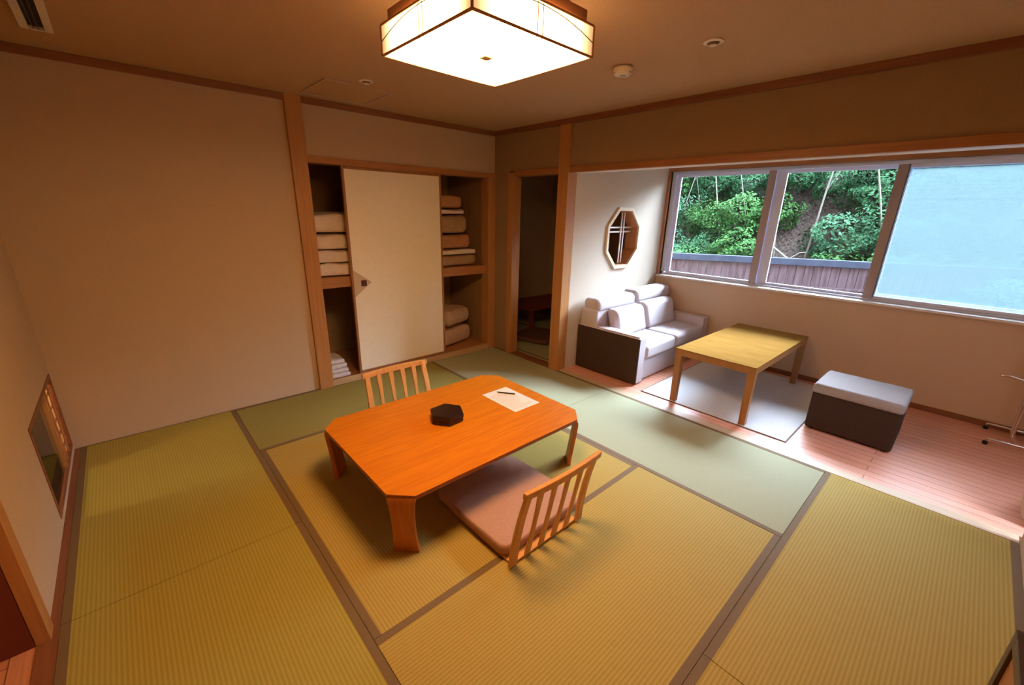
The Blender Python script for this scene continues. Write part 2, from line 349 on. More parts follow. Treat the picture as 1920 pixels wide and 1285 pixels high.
# lantern standing in the corridor, behind the lattice and the doorway
QX, QY = XL-1.08, -.80
cl = empty('floor_lantern', (QX, QY, 0), 'square paper lantern on a dark stand in the corridor beyond the lattice window', 'lantern')
EMC = bpy.data.materials.new('lantern_glow'); EMC.use_nodes = True
_n = EMC.node_tree; _n.nodes.clear(); _e = _n.nodes.new('ShaderNodeEmission'); _o = _n.nodes.new('ShaderNodeOutputMaterial'); _n.links.new(_e.outputs[0], _o.inputs[0])
_e.inputs[0].default_value = (1, .62, .30, 1); _e.inputs[1].default_value = 520
MB().box((QX-.08, QY-.08, .001), (QX+.08, QY+.08, .96)).build('stand', DARKW, cl, bevel=.003)
MB().box((QX-.03, QY-.03, .96), (QX+.03, QY+.03, 1.10)).build('lamp_shade', EMC, cl)
MB().box((QX-.08, QY-.08, 1.10), (QX+.08, QY+.08, 1.115)).build('cap', DARKW, cl, bevel=.003)

# ------------------------------------------------------------------ tatami mats
def mat_thing(x0, x1, y0, y1, axis, m, label, heri=.031):
    r = empty('tatami_mat', ((x0+x1)/2, (y0+y1)/2, -.055), label, 'tatami mat', None)
    e = .0012
    x0 += e; x1 -= e; y0 += e; y1 -= e
    MB().box((x0, y0, -.055), (x1, y1, 0)).build('rush_surface', m, r, bevel=.002)
    for sgn in (0, 1):
        if axis == 1:
            a = (x0, y0, -.0005) if not sgn else (x1-heri, y0, -.0005); b = (x0+heri, y1, .0012) if not sgn else (x1, y1, .0012)
        else:
            a = (x0, y0, -.0005) if not sgn else (x0, y1-heri, -.0005); b = (x1, y0+heri, .0012) if not sgn else (x1, y1, .0012)
        MB().box(a, b).build('cloth_border', HERI, r)
    return r
X1, X2, X3, X4 = -.915, -1.835, -2.755, -3.655
Y1, Y2, Y3, Y4, Y5 = -.830, -1.716, -2.583, -3.460, YN
mat_thing(X1, 0, Y2, 0, 1, TAT_DAY_Y, 'tatami mat with painted greenish daylight sheen in front of the dark doorway and corner post')
mat_thing(X1, 0, Y4, Y2, 1, TAT_DAY_Y, 'tatami mat with painted pale daylight sheen by the window, beside the rug and coffee table')
mat_thing(X3, X1, Y1, 0, 0, TAT_SHEEN_X, 'tatami mat with painted dark green sheen along the foot of the cream sliding door')
mat_thing(X3, X2, Y3, Y1, 1, TAT_Y, 'golden tatami mat under the left half of the orange low table')
mat_thing(X2, X1, Y3, Y1, 1, TAT_Y, 'golden tatami mat under the near legless chair and right half of the low table')
mat_thing(X3, X1, Y4, Y3, 0, TAT_X, 'golden tatami mat behind the near legless chair, its border running under the chair')
mat_thing(X4, X3, Y2, 0, 1, TAT_LY, 'olive tatami mat in the far left corner beside the low lattice window')
mat_thing(X4, X3, Y4, Y2, 1, TAT_LY, 'olive tatami mat at the lower left beside the left doorway')
mat_thing(X4, X2, Y5, Y4, 0, TAT_X, 'tatami mat at the bottom of the view, left of the dark framed cabinet')
mat_thing(X2, 0, Y5, Y4, 0, TAT_X, 'ribbed tatami mat at the lower right beside the red wooden floor')
mat_thing(.14, 1.04, YA+.125, 1.04, 1, TAT_DAY_Y, 'dim tatami mat inside the dark side room')
mat_thing(1.04, 1.78, YA+.125, 1.04, 1, TAT_DAY_Y, 'dim tatami mat at the far side of the dark side room')

# ------------------------------------------------------------------ closet: sliding door, shelf, bedding
d1 = sroot('door_1', (-1.185, -.01, .058))
DX0, DX1, DZ0, DZ1, DY = -1.690, -.700, .058, 1.934, .0
MB().box((DX0+.018, DY+.006, DZ0+.02), (DX1-.018, DY+.022, DZ1-.02)).build('door_panel', FUSUMA, d1)
fb = MB(); fb.box((DX0, DY, DZ0), (DX0+.02, DY+.028, DZ1)); fb.box((DX1-.02, DY, DZ0), (DX1, DY+.028, DZ1)); fb.box((DX0+.02, DY, DZ0), (DX1-.02, DY+.028, DZ0+.022)); fb.box((DX0+.02, DY, DZ1-.022), (DX1-.02, DY+.028, DZ1))
fb.build('door_frame', wood('door_edge', (.30, .13, .05), (.36, .16, .06), 2), d1, bevel=.002)
k = MB(); k.loft([[(DX0+.022, DY+.0055, 1.055), (DX0+.19, DY+.0055, .935), (DX0+.022, DY+.0055, .805)], [(DX0+.022, DY+.004, 1.055), (DX0+.19, DY+.004, .935), (DX0+.022, DY+.004, .805)]])
kp = k.build('handle_patch', KITE, d1)
MB().box((DX0+.088, DY-.002, .902), (DX0+.140, DY+.0038, .958)).build('door_handle', mat('dark_pull', (.10, .02, .012), .4), d1, bevel=.002)
cs = MB().box((-1.984, .035, .905), (-.046, .859, 1.000)).build('closet_shelf', TRIMX, org=(-1.0, .45, .905), bevel=.004)
tag(cs, 'wooden mid shelf across the closet carrying the stacked bedding', 'shelf')
def pillow_mesh(x0, x1, y0, y1, z0, z1, puff=.5, rot=0, piv=None, fold='f', n=10, wob=.006, seed=1):
    rd = random.Random(seed); b = MB(); hz = (z1-z0)/2; zc = (z0+z1)/2
    R = min(hz, .5*min(x1-x0, y1-y0))
    # rounded slab: superellipse section swept, edges full and soft
    nu, nv = 22, 14
    cx, cy = (x0+x1)/2, (y0+y1)/2; ax, ay = (x1-x0)/2, (y1-y0)/2
    ph = [rd.uniform(0, 6.28) for _ in range(8)]
    rings = []
    for i in range(nv+1):
        t = -math.pi/2+math.pi*i/nv
        zz = math.copysign(abs(math.sin(t))**.75, math.sin(t)); cc = max(abs(math.cos(t))**.75, .0)
        ring = []
        for j in range(nu*4):
            a = 2*math.pi*j/(nu*4); e = .16
            ux = math.copysign(abs(math.cos(a))**e, math.cos(a)); uy = math.copysign(abs(math.sin(a))**e, math.sin(a))
            rx, ry = ax-R*.55*(1-cc), ay-R*.55*(1-cc)
            if i in (0, nv): rx, ry = rx*.02, ry*.02
            elif i in (1, nv-1): rx, ry = ax*.82, ay*.82
            w_ = wob*(math.sin(5*ux+ph[0]+3*uy)+math.sin(7*uy+ph[1]))
            crown = 1-puff*.35*(max(abs(ux), abs(uy))**2 if i in (1, 2, nv-1, nv-2) else 1)
            x, y, z = cx+rx*ux, cy+ry*uy, zc+hz*zz*(crown+.25*0)+(w_ if 0 < i < nv and zz > 0 else 0)*.5
            if i in (0, nv): z = zc+hz*zz*(1-puff*.10)
            x += w_*.6; y += w_*.6
            if rot:
                px, py = piv or (cx, cy); c, q = math.cos(rot), math.sin(rot)
                x, y = px+(x-px)*c-(y-py)*q, py+(x-px)*q+(y-py)*c
            ring.append((x, y, z))
        rings.append(ring)
    b.loft(rings)
    return b
def bedding(name, args, m, label, cat, group=None, **kw):
    b = pillow_mesh(*args, **kw); o = b.build(name, m, org=((args[0]+args[1])/2, (args[2]+args[3])/2, args[4]), smooth=True)
    return tag(o, label, cat, group)
zt = [1.001, 1.118, 1.232, 1.375, 1.56]
lab = ['folded white duvet at the bottom of the upper left closet pile', 'folded white duvet second from the bottom in the upper left closet pile',
       'folded white duvet third from the bottom in the upper left closet pile', 'puffy white duvet on top of the upper left closet pile']
for i in range(4):
    bedding('folded_duvet', (-1.955, -1.50+.02*(i % 2), .06+.02*i, .62, zt[i], zt[i+1]-.001), DUVET, lab[i], 'duvet', 'white duvets on the left of the closet shelf', seed=i+3, wob=.016, puff=.25)
zr = [(1.001, 1.125, 0, FUTB, 'brown folded futon at the bottom of the upper right closet pile'), (1.127, 1.185, .0, DUVET, 'thin cream blanket folded between the brown futons, second from the bottom at right'),
      (1.187, 1.345, -.09, FUTO, 'orange-brown folded futon third from the bottom in the upper right closet pile'), (1.347, 1.555, -.13, FUTB, 'thick olive-beige folded futon in the upper right closet pile, under the thin cream one'),
      (1.557, 1.61, -.16, DUVET, 'thin cream folded blanket near the top of the upper right closet pile'), (1.612, 1.76, -.19, FUTO, 'brown folded futon on top of the upper right closet pile')]
for i, (a, b_, dx, m, l) in enumerate(zr):
    bedding('folded_futon' if b_-a > .08 else 'folded_blanket', (-1.15, -.155+dx, .10, .80, a, b_), m, l, 'futon' if b_-a > .08 else 'blanket', 'bedding on the right of the closet shelf', seed=20+i, wob=.013, puff=.3)
bedding('mattress', (-.66, -.17, .25, .74, .047, .262), FUTM, 'beige folded mattress on the closet floor, lower of two at right', 'mattress', 'beige mattresses on the closet floor', seed=41, rot=.30, piv=(-.24, .40), puff=.3)
bedding('mattress', (-.64, -.20, .25, .72, .260, .515), FUTM, 'beige folded mattress at right in the closet, upper one lying on another', 'mattress', 'beige mattresses on the closet floor', seed=42, rot=.34, piv=(-.24, .40), puff=.8)
for i in range(4):
    bedding('folded_robe', (-1.955, -1.765-.012*i, .03+.012*i, .34, .046+.042*i, .046+.042*(i+1)-.001), YUK,
            ['bottom', 'second lowest', 'third lowest', 'topmost'][i]+' folded white cotton robe in the small pile on the closet floor at left', 'robe', 'folded robes on the closet floor', seed=60+i, wob=.004, puff=.3)

# ------------------------------------------------------------------ ceiling lamp
LX0, LX1, LY0_, LY1_, LB, LT = -2.313, -1.748, -2.652, -2.082, 2.150, 2.252
LC = ((LX0+LX1)/2, (LY0_+LY1_)/2)
lamp = empty('ceiling_lamp', (LC[0], LC[1], 2.40), 'square glowing paper ceiling lamp with thin wooden edges and crossing lines', 'ceiling lamp')
EM = bpy.data.materials.new('glowing_paper'); EM.use_nodes = True; nt = EM.node_tree; nt.nodes.clear()
e = nt.nodes.new('ShaderNodeEmission'); o = nt.nodes.new('ShaderNodeOutputMaterial'); nt.links.new(e.outputs[0], o.inputs[0])
e.inputs[0].default_value = (1, .55, .23, 1)
# the panel shines mostly downwards, its paper sides are dimmer
gm = nt.nodes.new('ShaderNodeTexCoord'); gs = nt.nodes.new('ShaderNodeSeparateXYZ'); gr = nt.nodes.new('ShaderNodeMapRange')
nt.links.new(gm.outputs['Normal'], gs.inputs[0]); nt.links.new(gs.outputs[2], gr.inputs['Value'])
gr.inputs['From Min'].default_value = -1; gr.inputs['From Max'].default_value = 0; gr.inputs['To Min'].default_value = LAMP*1.18; gr.inputs['To Max'].default_value = LAMP*.42
# no tube inside: the dimming towards the four corners is painted into the emission
gp = nt.nodes.new('ShaderNodeMapping'); gp.inputs['Scale'].default_value = (2/(LX1-LX0)/1.414, 2/(LY1_-LY0_)/1.414, 0); gl_ = nt.nodes.new('ShaderNodeVectorMath'); gl_.operation = 'LENGTH'
nt.links.new(gm.outputs['Object'], gp.inputs[0]); nt.links.new(gp.outputs[0], gl_.inputs[0])
gf = nt.nodes.new('ShaderNodeMapRange'); gf.interpolation_type = 'SMOOTHSTEP'; nt.links.new(gl_.outputs['Value'], gf.inputs['Value'])
gf.inputs['From Min'].default_value = .62; gf.inputs['From Max'].default_value = .98; gf.inputs['To Min'].default_value = 1; gf.inputs['To Max'].default_value = .05
gx = nt.nodes.new('ShaderNodeMath'); gx.operation = 'MULTIPLY'; nt.links.new(gr.outputs[0], gx.inputs[0]); nt.links.new(gf.outputs[0], gx.inputs[1])
nt.links.new(gx.outputs[0], e.inputs[1])
MB().box((LX0+.004, LY0_+.004, LB+.002), (LX1-.004, LY1_-.004, LT)).build('lamp_shade', EM, lamp)
ed = MB(); t = .0065
for (x, y) in ((LX0, LY0_), (LX1-t, LY0_), (LX0, LY1_-t), (LX1-t, LY1_-t)): ed.box((x, y, LB), (x+t, y+t, LT))
for z in (LB, LT-t*.6):
    ed.box((LX0+t, LY0_, z), (LX1-t, LY0_+t, z+t)); ed.box((LX0+t, LY1_-t, z), (LX1-t, LY1_, z+t)); ed.box((LX0, LY0_+t, z), (LX0+t, LY1_-t, z+t)); ed.box((LX1-t, LY0_+t, z), (LX1, LY1_-t, z+t))
ed.build('edge_frame', wood('lamp_edge', (.42, .19, .07), (.48, .22, .08), 2), lamp)
ln = MB(); q = .0017
for s in (-.012, .012):
    ln.box((LC[0]+s-q, LY0_+.006, LB-.0015), (LC[0]+s+q, LY1_-.006, LB+.0015)); ln.box((LX0+.006, LC[1]+s-q, LB-.0015), (LX1-.006, LC[1]+s+q, LB+.0015))
    for y0, y1 in ((LY0_+.001, LY0_+.0035), (LY1_-.0035, LY1_-.001)): ln.box((LC[0]+s-q, y0, LB+.006), (LC[0]+s+q, y1, LT-.006))
    for x0, x1 in ((LX0+.001, LX0+.0035), (LX1-.0035, LX1-.001)): ln.box((x0, LC[1]+s-q, LB+.006), (x1, LC[1]+s+q, LT-.006))
ln.build('line_pattern', mat('thread', (.42, .46, .38), .7), lamp)
ar = MB()
for side in range(4):
    pts = []
    for i in range(17):
        u = -1+2*i/16; z = LB+.048+.044*(1-u*u)
        if side == 0: p = (LC[0]+u*(LX1-LX0)/2*.985, LY0_+.002, z)
        if side == 1: p = (LC[0]+u*(LX1-LX0)/2*.985, LY1_-.002, z)
        if side == 2: p = (LX0+.002, LC[1]+u*(LY1_-LY0_)/2*.985, z)
        if side == 3: p = (LX1-.002, LC[1]+u*(LY1_-LY0_)/2*.985, z)
        pts.append(p)
    ar.tube(pts, .0019, 6)
ar.build('arc_pattern', mat('thread_2', (.25, .28, .22), .7), lamp)
MB().box((LC[0]-.019, LC[1]-.019, LB-.004), (LC[0]+.019, LC[1]+.019, LB+.001), rot=.0).build('centre_ornament', mat('brass_knob', (.75, .60, .25), .4), lamp, bevel=.002)
MB().box((LX0+.022, LY0_+.022, LT+.001), (LX1-.022, LY1_-.022, LT+.05)).build('lamp_base', wood('lamp_body', (.26, .10, .04), (.32, .13, .05), 0), lamp, bevel=.003)
MB().box((LX0+.07, LY0_+.07, LT+.05), (LX1-.07, LY1_-.07, 2.3995)).build('ceiling_plate', wood('lamp_body_2', (.18, .07, .03), (.22, .09, .035), 0), lamp, bevel=.003)

# ------------------------------------------------------------------ ceiling fittings
sd = empty('smoke_detector', (-.864, -2.168, 2.40), 'round white smoke detector on the ceiling, right of the lamp', 'smoke detector')
MB().lathe((-.864, -2.168, 2.40), [(.052, -.0005), (.056, -.012), (.054, -.03), (.044, -.042), (.01, -.044)]).build('housing', WHITEP, sd, smooth=True)
MB().lathe((-.864, -2.168, 2.355), [(.016, .002), (.018, -.003), (.004, -.005)]).build('sensor', mat('sensor_ring', (.5, .42, .33), .5), sd)
for i in range(3):
    a = i*2.09+.5; MB().box((-.864+.048*math.cos(a)-.004, -2.168+.048*math.sin(a)-.004, 2.364), (-.864+.048*math.cos(a)+.004, -2.168+.048*math.sin(a)+.004, 2.372)).build('slot', BLACKM, sd)
for (x, y, l) in ((-.891, -2.692, 'small flat sprinkler with dark centre on the ceiling at upper right'), (-1.779, -.79, 'small flat sprinkler on the ceiling beside the access hatch')):
    sp = empty('sprinkler', (x, y, 2.40), l, 'sprinkler', 'ceiling sprinklers')
    MB().lathe((x, y, 2.40), [(.044, -.0005), (.046, -.006), (.030, -.009), (.028, -.004)], 28).build('flange', WHITEP, sp)
    MB().lathe((x, y, 2.394), [(.027, -.001), (.020, -.008), (.008, -.010)], 20).build('recess', mat('sprinkler_grey', (.16, .12, .10), .5), sp)
    MB().lathe((x, y, 2.384), [(.018, 0), (.020, -.003), (.004, -.008)], 20).build('cap', WHITEP, sp)
ht = empty('ceiling_hatch', (-1.755, -.39, 2.40), 'square access hatch set flush in the ceiling above the closet', 'access hatch')
MB().box((-1.985, -.635, 2.3955), (-1.525, -.155, 2.3995)).build('hatch_panel', CEIL, ht)
hb = MB()
for a, b_ in (((-2.0, -.65), (-1.51, -.64)), ((-2.0, -.15), (-1.51, -.14)), ((-2.0, -.64), (-1.99, -.15)), ((-1.52, -.64), (-1.51, -.15))): hb.box((a[0], a[1], 2.392), (b_[0], b_[1], 2.3995))
hb.build('hatch_frame', mat('hatch_edge', (.50, .38, .27), .6), ht)
av = empty('air_vent', (-3.29, -1.0, 2.40), 'white slot air vent with dark vanes on the ceiling at upper left', 'air vent')
vb = MB()
VX0, VX1, VY0, VY1 = -3.345, -3.232, -1.62, -.475
for a, b_ in (((VX0, VY0), (VX0+.030, VY1)), ((VX1-.030, VY0), (VX1, VY1)), ((VX0+.03, VY0), (VX1-.03, VY0+.02)), ((VX0+.03, VY1-.012), (VX1-.03, VY1))): vb.box((a[0], a[1], 2.378), (b_[0], b_[1], 2.3995))
vb.build('vent_frame', mat('vent_white', (.72, .68, .62), .4), av, bevel=.002)
MB().box((VX0+.03, VY0+.02, 2.394), (VX1-.03, VY1-.012, 2.3995)).build('vent_slot', BLACKM, av)
for i in range(2): MB().box((VX0+.042+.018*i, VY0+.021, 2.380), (VX0+.046+.018*i, VY1-.013, 2.394)).build('vane', mat('vane_grey', (.10, .09, .09), .5), av)

# ------------------------------------------------------------------ low orange table
TX0, TX1, TY0, TY1, TH, CH = -2.505, -1.150, -2.330, -1.350, .347, .095
tb = empty('low_table', ((TX0+TX1)/2, (TY0+TY1)/2, 0), 'low orange wooden table with cut corners and bentwood legs on the tatami', 'low table')
def octo(x0, x1, y0, y1, c): return [(x0+c, y0), (x1-c, y0), (x1, y0+c), (x1, y1-c), (x1-c, y1), (x0+c, y1), (x0, y1-c), (x0, y0+c)]
MB().prism(octo(TX0, TX1, TY0, TY1, CH), TH-.004, TH).build('tabletop', ORANGE, tb, bevel=.0015)
MB().prism(octo(TX0+.001, TX1-.001, TY0+.001, TY1-.001, CH), TH-.026, TH-.004).build('edge_band', TBLEDGE, tb, bevel=.004)
for sx, sy in ((-1, -1), (1, -1), (1, 1), (-1, 1)):
    cx, cy = (TX0 if sx < 0 else TX1), (TY0 if sy < 0 else TY1)
    mid = V(cx-sx*CH/2, cy-sy*CH/2, 0); out = V(sx, sy, 0).normalized(); tan = V(-out.y, out.x, 0)
    prof = [(-.012, TH-.010, .068), (.002, TH-.018, .068), (.008, TH-.034, .066), (.009, TH-.06, .060), (.004, TH-.12, .055), (-.006, .14, .054), (-.016, .06, .058), (-.022, 0.0016, .066)]
    rings = []
    for i, (d, z, wd) in enumerate(prof):
        th = .024; p = mid+out*d+V(0, 0, z)
        n2 = out if i > 1 else (out+V(0, 0, 1)).normalized()
        rings.append([p+tan*wd, p-tan*wd, p-tan*wd-n2*th, p+tan*wd-n2*th])
    MB().loft(rings).build('leg', TBLLEG, tb, bevel=.003)
# lacquer box
bx = empty('lacquer_box', (-1.880, -1.800, TH), 'black hexagonal lacquer box with lid on the orange table', 'box')
hexp = lambda r, a0=.07: [(-1.880+r*math.cos(a0+i*math.pi/3), -1.800+r*math.sin(a0+i*math.pi/3)) for i in range(6)]
MB().loft([[(x, y, z) for x, y in hexp(r)] for r, z in ((.102, TH+.0008), (.108, TH+.01), (.108, TH+.030))]).build('box_body', BLACK, bx, bevel=.003)
MB().loft([[(x, y, z) for x, y in hexp(r)] for r, z in ((.111, TH+.030), (.112, TH+.052), (.106, TH+.060), (.05, TH+.0605))]).build('lid', BLACK, bx, bevel=.003)
# paper and pen
pp = MB().box((-1.486, -2.005, TH+.0006), (-1.258, -1.655, TH+.0014)).build('paper_sheet', PAPER, org=(-1.37, -1.83, TH))
tag(pp, 'white printed sheet of paper lying on the orange table', 'paper')
pr = MB(); rd = random.Random(4)
for i in range(17):
    y = -1.72-.0155*i; L = rd.uniform(.10, .185)
    pr.box((-1.466, y-.0022, TH+.0012), (-1.466+L, y+.0022, TH+.00165))
pr.build('printed_lines', PRINT, pp)
pn = empty('pen', (-1.335, -1.745, TH+.0022), 'black ballpoint pen lying on the sheet of paper', 'pen')
a, b_ = V(-1.378, -1.688, TH+.0062), V(-1.300, -1.800, TH+.0062)
MB().cyl(a+(b_-a)*.08, a+(b_-a)*.75, .0042).build('barrel', BLACKM, pn)
MB().cyl(a+(b_-a)*.08, a, .004, .0008).build('tip', mat('pen_tip', (.1, .1, .1), .3), pn)
MB().cyl(a+(b_-a)*.75, b_, .0048).build('cap', BLACKM, pn)

# ------------------------------------------------------------------ legless chairs
def make_chair(cx, yb, s, label, cat):
    """s=-1: the back leans towards -y (near chair)"""
    r = empty('legless_chair', (cx, yb, 0), label, cat, 'legless chairs at the low table')
    def P(x, d, z): return V(cx+x, yb+s*d, z)          # d: away from the table
    # seat board, bent up at the back
    hw = .258
    MB().loft([[P(-hw+.02, dd, z0), P(hw-.02, dd, z0), P(hw-.02, dd, z0+.012), P(-hw+.02, dd, z0+.012)] for dd, z0 in ((-.50, .0018), (-.30, .0018), (-.10, .0018), (.0, .0018), (.018, .005))]).build('seat', CHWOOD, r, bevel=.003)
    def prof(t): return (.012+.030*t+.058*t*t, .012+.458*t)
    N = 9
    for sx in (-1, 1):
        R = []
        for i in range(N):
            t = i/(N-1); d, z = prof(t); x = sx*(.240-.012*t); wv = .026-.006*t if True else .02
            R.append([P(x-wv/1.0*.9, d, z), P(x+wv*.9, d, z), P(x+wv*.9, d+.020, z), P(x-wv*.9, d+.020, z)])
        MB().loft(R).build('stile', CHWOOD, r, bevel=.004)
    for k_ in range(4):
        u = (k_-1.5)*.094; R = []
        for i in range(N):
            t = i/(N-1)*.955; d, z = prof(t); bow = .014*math.sin(math.pi*i/(N-1)); wv = .0155+.003*math.cos(2*math.pi*t)
            R.append([P(u-wv, d+bow, z), P(u+wv, d+bow, z), P(u+wv, d+bow+.012, z), P(u-wv, d+bow+.012, z)])
        MB().loft(R).build('slat', CHWOOD, r, bevel=.003)
    d, z = prof(1); R = []
    for i in range(9):
        u = -1+i/4; bow = .018*(1-u*u)
        R.append([P(u*.262, d-.006+bow, z-.034), P(u*.262, d+.020+bow-.004, z-.034), P(u*.262, d+.022+bow, z+.002+.004*(1-u*u)), P(u*.262, d-.002+bow, z+.002+.004*(1-u*u))])
    MB().loft(R).build('top_rail', CHWOOD, r, bevel=.004)
    return r
def make_cushion(cx, y0, y1, label, seed):
    b = pillow_mesh(cx-.292, cx+.292, y0, y1, .0145, .088, puff=.5, seed=seed, wob=.003)
    c = b.build('seat_cushion', CUSH, org=(cx, (y0+y1)/2, .0135), smooth=True)
    return tag(c, label, 'cushion', 'cushions on the legless chairs')
make_chair(-1.872, -2.655, -1, 'legless wooden chair with slatted back turned to the viewer, in front of the orange table', 'chair')
make_cushion(-1.835, -2.632, -2.03, 'square mauve-brown cushion on the near legless chair, partly under the table', 5)
make_chair(-1.838, -1.165, 1, 'legless wooden chair with slatted back on the far side of the orange table', 'chair')
make_cushion(-1.838, -1.80, -1.20, 'square mauve-brown cushion on the far legless chair, mostly hidden by the orange table', 6)

# ------------------------------------------------------------------ sofa
sf = empty('sofa', (1.0, -1.48, 0), 'grey two-seat fabric sofa with side painted dark for shade, against the pale wall by the window', 'sofa')
SX0, SX1, SF, SB = .270, 1.770, -1.835, YA-.012
MB().box((SX0+.125, SF+.03, .012), (SX1-.125, SB-.02, .235)).build('base', SOFA, sf, bevel=.012)
for a, b_ in ((SX0, SX0+.13), (SX1-.13, SX1)):
    MB().box((a, SF, .008), (b_, SB-.0, .475)).build('armrest', SOFA, sf, bevel=.012, seg=3)
MB().box((SX0-.006, SF-.004, .012), (SX0+.016, SB+.0, .470)).build('side_panel', SOFA_SHADE, sf, bevel=.006)
MB().box((SX0+.018, SF+.012, .468), (SX0+.128, SB-.18, .487)).build('arm_pad', SOFA, sf, bevel=.008)
MB().box((SX0+.012, SB-.215, .30), (SX1-.012, SB-.004, .660)).build('backrest', SOFA, sf, bevel=.03, seg=4)
xm = (SX0+SX1)/2-.03
def cushbox(x0, x1, y0, y1, z0, z1, name, lean=0, bev=.04):
    b = MB(); b.hull8([(x0, y0, z0), (x1, y0, z0), (x1, y1, z0), (x0, y1, z0), (x0, y0+lean, z1), (x1, y0+lean, z1), (x1, y1+lean, z1), (x0, y1+lean, z1)])
    return b.build(name, SOFA, sf, bevel=bev, seg=5)
cushbox(SX0+.135, xm-.004, SF-.012, SB-.22, .237, .385, 'seat_cushion'); cushbox(xm+.004, SX1-.135, SF-.012, SB-.22, .237, .385, 'seat_cushion')
cushbox(SX0+.17, xm-.01, SB-.42, SB-.28, .375, .655, 'back_cushion', .075, .05); cushbox(xm+.01, SX1-.14, SB-.42, SB-.28, .375, .665, 'back_cushion', .075, .05)
cushbox(SX0+.015, xm-.006, SB-.235, SB-.03, .625, .765, 'headrest', .01, .055); cushbox(xm+.006, SX1-.015, SB-.235, SB-.03, .64, .785, 'headrest', .01, .055)

# ------------------------------------------------------------------ rug, coffee table, ottoman
rg = empty('rug', (.95, -2.56, 0), 'grey woven rug with thin dark edge under the coffee table', 'rug')
MB().box((.212, -3.158, .0006), (1.70, -1.952, .008)).build('rug_pile', RUG, rg, bevel=.002)
rb = MB()
for a, b_ in (((.204, -3.166), (1.708, -3.159)), ((.204, -1.951), (1.708, -1.944)), ((.204, -3.159), (.211, -1.951)), ((1.701, -3.159), (1.708, -1.951))): rb.box((a[0], a[1], .0006), (b_[0], b_[1], .0075))
rb.build('edge_binding', RUGE, rg)
ct = empty('coffee_table', (.92, -2.54, .0085), 'rectangular oak coffee table with square legs standing on the grey rug', 'coffee table')
CX0, CX1, CY0, CY1, CHH = .218, 1.612, -2.868, -2.215, .502
MB().box((CX0, CY0, CHH-.008), (CX1, CY1, CHH)).build('tabletop', OAK, ct, bevel=.002)
ap = MB(); ap.box((CX0+.002, CY0+.002, CHH-.060), (CX0+.024, CY1-.002, CHH-.008)); ap.box((CX1-.024, CY0+.002, CHH-.060), (CX1-.002, CY1-.002, CHH-.008)); ap.box((CX0+.024, CY0+.002, CHH-.060), (CX1-.024, CY0+.024, CHH-.008)); ap.box((CX0+.024, CY1-.024, CHH-.060), (CX1-.024, CY1-.002, CHH-.008))
ap.build('apron', OAKL, ct, bevel=.001)
for x in (CX0+.002, CX1-.062):
    for y in (CY0+.002, CY1-.062): MB().hull8([(x+.004, y+.004, .009), (x+.052, y+.004, .009), (x+.052, y+.052, .009), (x+.004, y+.052, .009), (x, y, CHH-.0085), (x+.06, y, CHH-.0085), (x+.06, y+.06, CHH-.0085), (x, y+.06, CHH-.0085)]).build('leg', OAKL, ct, bevel=.003)
ot = empty('ottoman', (.83, -3.44, 0), 'grey box-shaped ottoman, its sides painted dark for shade, on the red wooden floor', 'ottoman')
MB().box((.600, -3.712, .012), (1.060, -3.178, .315)).build('body', OTT_SHADE, ot, bevel=.018, seg=4)
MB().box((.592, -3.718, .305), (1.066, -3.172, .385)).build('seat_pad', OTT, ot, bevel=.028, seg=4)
MB().box((.605, -3.705, .315), (1.055, -3.185, .3205)).build('piping', RUGE, ot)
for x in (.64, 1.02):
    for y in (-3.67, -3.22): MB().cyl((x, y, .0005), (x, y, .014), .018).build('foot', BLACKM, ot)

# ------------------------------------------------------------------ rolling stand at the right edge
rs = empty('rolling_stand', (1.55, -4.27, 0), 'chrome rolling stand on castors under the right end of the window', 'stand')
for x in (1.37, 1.735):
    MB().tube([(x, -4.165, .046), (x, -4.19, .052), (x, -4.30, .052), (x, -4.42, .052), (x, -4.445, .046)], .009).build('foot_bar', CHROME, rs, smooth=True)
    for y in (-4.17, -4.44):
        MB().cyl((x-.008, y, .0165), (x+.008, y, .0165), .016).build('castor', BLACKM, rs)
        MB().cyl((x, y, .018), (x, y, .045), .005).build('castor_stem', CHROME, rs)
MB().cyl((1.37, -4.30, .052), (1.735, -4.30, .052), .008).build('cross_bar', CHROME, rs)
MB().cyl((1.55, -4.30, .055), (1.55, -4.30, .78), .010).build('pole', CHROME, rs, smooth=True)
MB().cyl((1.70, -4.30, .055), (1.70, -4.30, .60), .007).build('pole', CHROME, rs, smooth=True)
MB().tube([(1.55, -4.12, .505), (1.55, -4.17, .51), (1.55, -4.23, .50), (1.55, -4.30, .50)], [.006, .012, .008, .006]).build('arm', CHROME, rs, smooth=True)
MB().cyl((1.55, -4.30, .48), (1.55, -4.30, .56), .022).build('clamp', BLACKM, rs)
MB().cyl((1.54, -4.30, .59), (1.735, -4.30, .59), .007).build('cross_bar', CHROME, rs)

